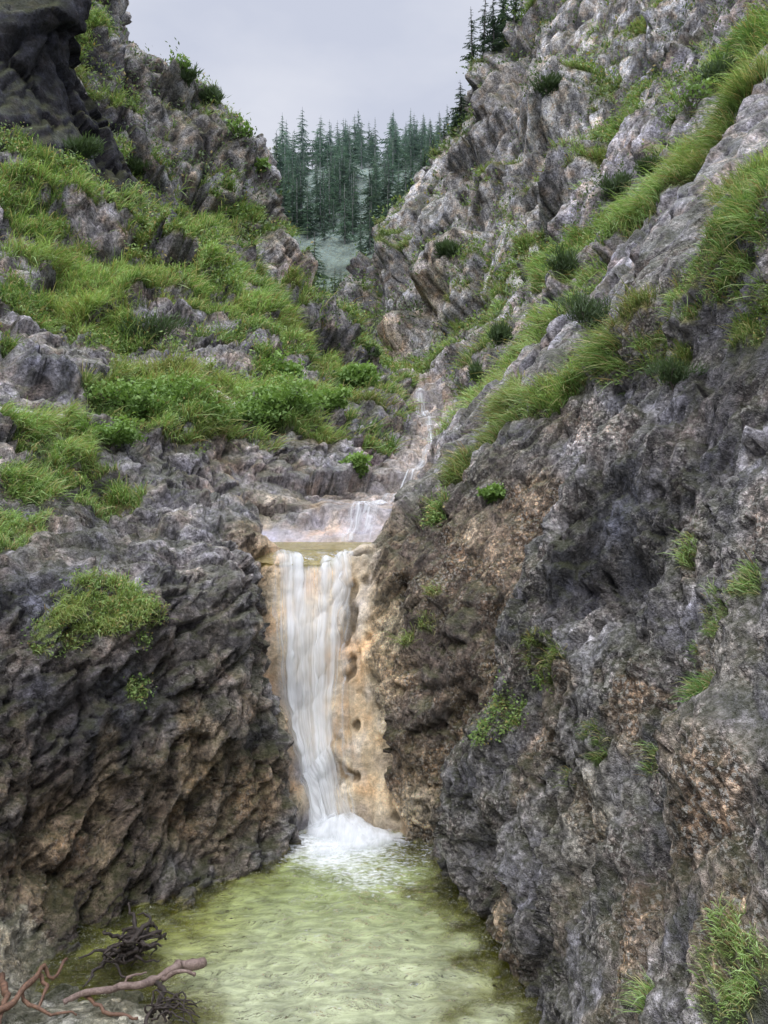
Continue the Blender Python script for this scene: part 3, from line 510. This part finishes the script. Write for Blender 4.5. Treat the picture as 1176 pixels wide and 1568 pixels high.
# ------------------------------------------------------------------ shrubs
def shrub(name,px,py,wpx,hpx,kind,seed,n=None):
    h,_n=sight(bvh,px,py)
    if not h: return
    r=np.random.default_rng(seed); d=h.y; w=wpx*d/F; H=hpx*d/F; base=np.array([h.x,h.y+.1,h.z-.03*H])
    parts=[]; tips=[]
    ns=9 if kind!='bare' else 12
    for k in range(ns):
        e=np.array([r.uniform(-.5,.5)*w,r.uniform(-.4,.4)*w,H*r.uniform(.45,1.0)]); m1=e*np.array([.35,.35,.5])+r.normal(0,.04,3)*H
        parts.append(tube([base,base+m1,base+e],.016*H+.004,.004*H,5,.3,4,seed*31+k)); tips.append(base+e); tips.append(base+m1*1.3)
        for b in range(4 if kind!='bare' else 7):
            s=base+m1+(e-m1)*r.uniform(0,.9); t=s+np.array([r.uniform(-.25,.25)*w,r.uniform(-.2,.2)*w,r.uniform(.0,.3)*H]); parts.append(tube([s,(s+t)/2+r.normal(0,.02,3)*H,t],.006*H+.002,.002*H,4,.2,3,seed+b)); tips.append(t)
    V,f=join(parts); par=bpy.data.objects.new(name,None); scene.collection.objects.link(par)
    st=mesh_np('stems',V,f,M_bark); st.parent=par
    tips=np.array(tips); n=n or (2600 if kind=='leaf' else 3200 if kind=='pine' else 260)
    ti=tips[r.integers(0,len(tips),n)]; sp=.10 if kind!='bare' else .04
    p=ti+r.normal(0,1,(n,3))*np.array([w*sp,w*sp,H*sp*.9])
    a=r.normal(0,1,(n,3))
    if kind=='pine': a=(p-base)/H+r.normal(0,.5,(n,3))+np.array([0,0,.5])
    a/=np.linalg.norm(a,axis=1,keepdims=True); b=np.cross(a,r.normal(0,1,(n,3))); b/=np.linalg.norm(b,axis=1,keepdims=True)
    s=(.0034*d if kind!='pine' else .0050*d)*(.6+.8*r.random((n,1))); wr=.5 if kind!='pine' else .14
    V=np.stack([p-a*s*.4,p+b*s*wr,p+a*s*1.3,p-b*s*wr],1).reshape(-1,3); q=(np.arange(n)*4)[:,None]+np.arange(4)
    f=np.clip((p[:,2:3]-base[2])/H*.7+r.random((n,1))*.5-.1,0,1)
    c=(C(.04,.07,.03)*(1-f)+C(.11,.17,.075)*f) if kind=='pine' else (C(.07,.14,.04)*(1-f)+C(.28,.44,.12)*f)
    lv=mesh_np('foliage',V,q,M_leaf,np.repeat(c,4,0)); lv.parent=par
for i,a in enumerate([(190,650,110,60,'leaf'),(250,640,120,60,'leaf'),(320,655,110,55,'leaf'),(390,665,110,60,'leaf'),(440,650,90,60,'leaf'),(160,690,80,45,'leaf'),(545,600,50,40,'leaf'),(500,640,60,40,'leaf'),(430,590,60,40,'leaf')]):
    shrub('leafy_shrub',*a,100+i)
for i,a in enumerate([(905,515,75,70,'pine'),(225,535,80,55,'pine'),(765,535,34,34,'pine'),(865,430,50,45,'pine'),(950,310,50,36,'pine'),(1100,140,60,44,'pine'),(840,150,40,28,'pine'),(740,590,30,28,'pine'),(1040,600,60,50,'pine'),(560,560,30,30,'pine'),(690,400,36,24,'pine'),(210,275,50,30,'pine'),(320,160,34,22,'pine'),(280,130,34,22,'pine'),(760,770,34,26,'leaf'),(120,250,50,30,'pine'),(540,735,34,34,'leaf'),(1000,270,40,26,'pine')]):
    shrub('dwarf_pine' if a[4]=='pine' else 'leafy_shrub',*a,200+i,n=1800)
for i,a in enumerate([(368,222,34,40,'bare'),(275,118,36,36,'bare'),(400,270,24,26,'bare'),(1060,180,60,60,'bare'),(230,60,34,34,'bare')]):
    shrub('bare_shrub',*a,300+i)
# ------------------------------------------------------------------ water
def tz(x,y):
    h=bvh.ray_cast(Vector((x,y,2.4)),Vector((0,0,-1))); return h[0].z if h[0] else -1
def pool(name,x0,x1,y0,y1,z,step,amp,fn,lip=None):
    xs=np.arange(x0,x1,step); ys=np.arange(y0,y1,step); X,Y=np.meshgrid(xs,ys)
    Pp=np.stack([X.ravel(),Y.ravel(),np.full(X.size,z)],1)
    q=Pp.copy(); q[:,1]*=1.8
    wv=fbm(q*2.6+fbm(q*.8,2,3)[:,None]*.8,4,8,.5)
    Pp[:,2]+=amp*wv
    if lip: Pp[:,2]-=.22*(1-sst(lip-.25,lip+.25,Pp[:,1]+.15*fbm(Pp*1.5,2,4)))
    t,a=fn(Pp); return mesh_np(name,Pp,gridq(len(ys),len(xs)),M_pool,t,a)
M_pool=pool_mat(); M_fall=fall_mat('falling_water')
def f_low(Pp):
    dep=np.array([-tz(x,y) for x,y in Pp[:,:2]])
    n=fbm(Pp*1.1,3,2)
    dd=np.sqrt(((Pp[:,0]+.38)/1.0)**2+((Pp[:,1]-9.5)/1.05)**2)
    foam=np.clip(1.15-dd*.85+.3*n,0,1)
    near=sst(8.6,6.2,Pp[:,1])
    milk=np.clip(sst(.05,.45,dep)*.56+near*.06+.02,0.05,.68)
    c=C(.42,.50,.19)*(1-near[:,None])+C(.60,.65,.40)*near[:,None]
    ed=(1-sst(.05,.45,dep))[:,None]; c=c*(1-ed)+C(.36,.35,.07)*ed
    side=np.maximum(sst(-.9,-2.0,Pp[:,0]+.3*n),sst(.5,.95,Pp[:,0]+.3*n))[:,None]*sst(6.4,7.2,Pp[:,1])[:,None]; c=c*(1-.7*side)+C(.31,.33,.05)*.7*side
    return c,np.stack([foam,milk,0*foam,1+0*foam],1)
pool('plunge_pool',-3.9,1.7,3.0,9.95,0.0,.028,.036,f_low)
def f_up(Pp):
    return np.tile(C(.62,.50,.26),(len(Pp),1)),np.tile(C(0,.35,0,1),(len(Pp),1))
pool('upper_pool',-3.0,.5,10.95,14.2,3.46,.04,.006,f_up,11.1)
def gs(v,u):
    fi=np.interp(v,vv,np.arange(nv)); fj=np.interp(u,uu,np.arange(nu)); i=np.clip(fi.astype(int),0,nv-2); j=np.clip(fj.astype(int),0,nu-2); a=(fi-i)[:,None]; b=(fj-j)[:,None]
    return (G[i,j]*(1-a)+G[i+1,j]*a)*(1-b)+(G[i,j+1]*(1-a)+G[i+1,j+1]*a)*b
def sheet(name,v0,v1,ufn,nvv,nuu,offs,cover,fold=.03):
    vs=np.linspace(v0,v1,nvv); S=np.zeros((nvv,nuu,3)); ss=np.linspace(0,1,nuu)
    for k,v in enumerate(vs):
        a,b=ufn((v-v0)/(v1-v0)); S[k]=gs(np.full(nuu,v),a+(b-a)*ss)
    for _ in range(3):
        S[1:-1]=(S[:-2]+S[1:-1]*2+S[2:])/4; S[:,1:-1]=(S[:,:-2]+S[:,1:-1]*2+S[:,2:])/4
    n,_a=normals(S); T=np.linspace(0,1,nvv)[:,None]+0*ss[None]; Sx=ss[None]+0*T
    st=fbm(np.stack([Sx*12,T*2.0,0*T],-1).reshape(-1,3),3,6).reshape(T.shape)
    S=S+n*(offs+fold*st[...,None])
    cv=cover(Sx,T,st)
    aux=np.stack([cv,Sx,T,1+0*T],-1).reshape(-1,4)
    return mesh_np(name,S.reshape(-1,3),gridq(nvv,nuu),M_fall,None,aux)
def cov(s,t,st):
    c0=.40-.04*(1-t)+.04*np.sin(t*5)
    m=np.exp(-((s-c0)/(.40-.08*(1-t)))**2)*.74; r_=np.exp(-((s-.76+.30*(1-t)**1.2)/.11)**2)*.50; l=np.exp(-((s-.24-.12*(1-t))/.12)**2)*.32
    c=np.clip(m*(1.05-.25*t)+r_+l,0,1)
    c=np.maximum(c,sst(.55,.05,t)*np.exp(-((s-.42)/.36)**2)*1.1)
    edge=sst(0,.10,s)*sst(1,.86,s); return np.clip((c+.42*st)*edge*sst(1.0,.90,t),0,1)
sheet('waterfall',vi(9.66),vi(11.2),lambda t:(6.98-.12*t,8.45+.75*min(1,t*1.3)),190,130,.06,cov,.04)
def cov2(s,t,st): return np.clip(.42*np.exp(-((s-.5)/.30)**2)+.4*st+.42*(np.sin(t*34+3*st)>.75),0,1)*sst(0,.25,s)*sst(1,.75,s)*(1-.35*sst(.12,.02,t))
sheet('mountain_stream',vi(13.8),vi(36),lambda t:(8.35-.2*math.sin(t*9),9.0-.1*math.sin(t*9)),300,24,.05,cov2,.02)
nr_,na_=60,100; rad=np.linspace(0,1,nr_)[:,None]; th=np.linspace(0,2*np.pi,na_)[None]
wob=1+.14*np.sin(3*th+1)+.10*np.sin(5*th)
X=-.36+rad*np.cos(th)*.72*wob; Y=9.42+rad*np.sin(th)*.60*wob; Pm=np.stack([X,Y,0*X],-1)
nz_=fbm((Pm*4).reshape(-1,3),4,12).reshape(X.shape)
back=np.clip((Y-9.25)/.6,0,1)*np.exp(-((X+.6)/.40)**2)
Z=(1-rad**2)*(.04+.32*back)+.08*nz_*(1-rad**2)+.012; Pm[...,2]=Z
cv=np.clip(1.15-rad**2*1.5+.55*nz_,0,1)
mesh_np('waterfall_foam',Pm.reshape(-1,3),gridq(nr_,na_),M_fall,None,np.stack([cv,X*.25+.5,Y*.8,1+0*X],-1).reshape(-1,4))
# ------------------------------------------------------------------ world, sun, camera
wd=bpy.data.worlds.new('World'); scene.world=wd; wd.use_nodes=True; nt=wd.node_tree; nt.nodes.clear()
def wn(t): return nt.nodes.new(t)
o=wn('ShaderNodeOutputWorld'); bg=wn('ShaderNodeBackground'); sk=wn('ShaderNodeTexSky'); sk.sky_type='NISHITA'; sk.sun_disc=False; sk.sun_elevation=math.radians(55); sk.sun_rotation=math.radians(200)
tc=wn('ShaderNodeTexCoord'); mp=wn('ShaderNodeMapping'); mp.inputs['Scale'].default_value=(1,1,2.2); no=wn('ShaderNodeTexNoise'); no.inputs['Scale'].default_value=3.0; no.inputs['Detail'].default_value=5; no.inputs['Roughness'].default_value=.5
cr=wn('ShaderNodeValToRGB'); cr.color_ramp.elements[0].position=.35; cr.color_ramp.elements[0].color=(.66,.70,.83,1); cr.color_ramp.elements[1].position=.65; cr.color_ramp.elements[1].color=(.86,.88,.96,1)
sx=wn('ShaderNodeSeparateXYZ'); mr=wn('ShaderNodeMapRange'); mr.interpolation_type='SMOOTHSTEP'
for i,q in enumerate((.55,.95,9.5,32.0)): mr.inputs[i+1].default_value=q
sc=wn('ShaderNodeVectorMath'); sc.operation='SCALE'
mx=wn('ShaderNodeMix'); mx.data_type='RGBA'; mx.inputs[0].default_value=.94
for a,b in ((tc.outputs['Generated'],mp.inputs[0]),(tc.outputs['Generated'],sx.inputs[0]),(sx.outputs[2],mr.inputs[0]),(mr.outputs[0],sc.inputs['Scale']),(mp.outputs[0],no.inputs['Vector']),(no.outputs['Fac'],cr.inputs[0]),(cr.outputs[0],sc.inputs[0]),(sk.outputs[0],mx.inputs[6]),(sc.outputs[0],mx.inputs[7]),(mx.outputs[2],bg.inputs[0]),(bg.outputs[0],o.inputs[0])): nt.links.new(a,b)
bg.inputs[1].default_value=.1
sl=bpy.data.lights.new('sun','SUN'); sl.energy=1.5; sl.angle=math.radians(30); sl.color=(1,.97,.93); so=bpy.data.objects.new('sun',sl); so.rotation_euler=(math.radians(38),0,math.radians(-20)); scene.collection.objects.link(so)
cam=bpy.data.cameras.new('camera'); cam.sensor_fit='VERTICAL'; cam.sensor_height=24; cam.lens=24*F/1568; cam.clip_start=.1; cam.clip_end=5000
co=bpy.data.objects.new('camera',cam); co.location=(0,0,EYE); co.rotation_euler=(math.radians(90),0,0); scene.collection.objects.link(co); scene.camera=co
scene.view_settings.view_transform='Standard'; scene.view_settings.look='None'; scene.view_settings.exposure=0
print('verts',len(Gf))
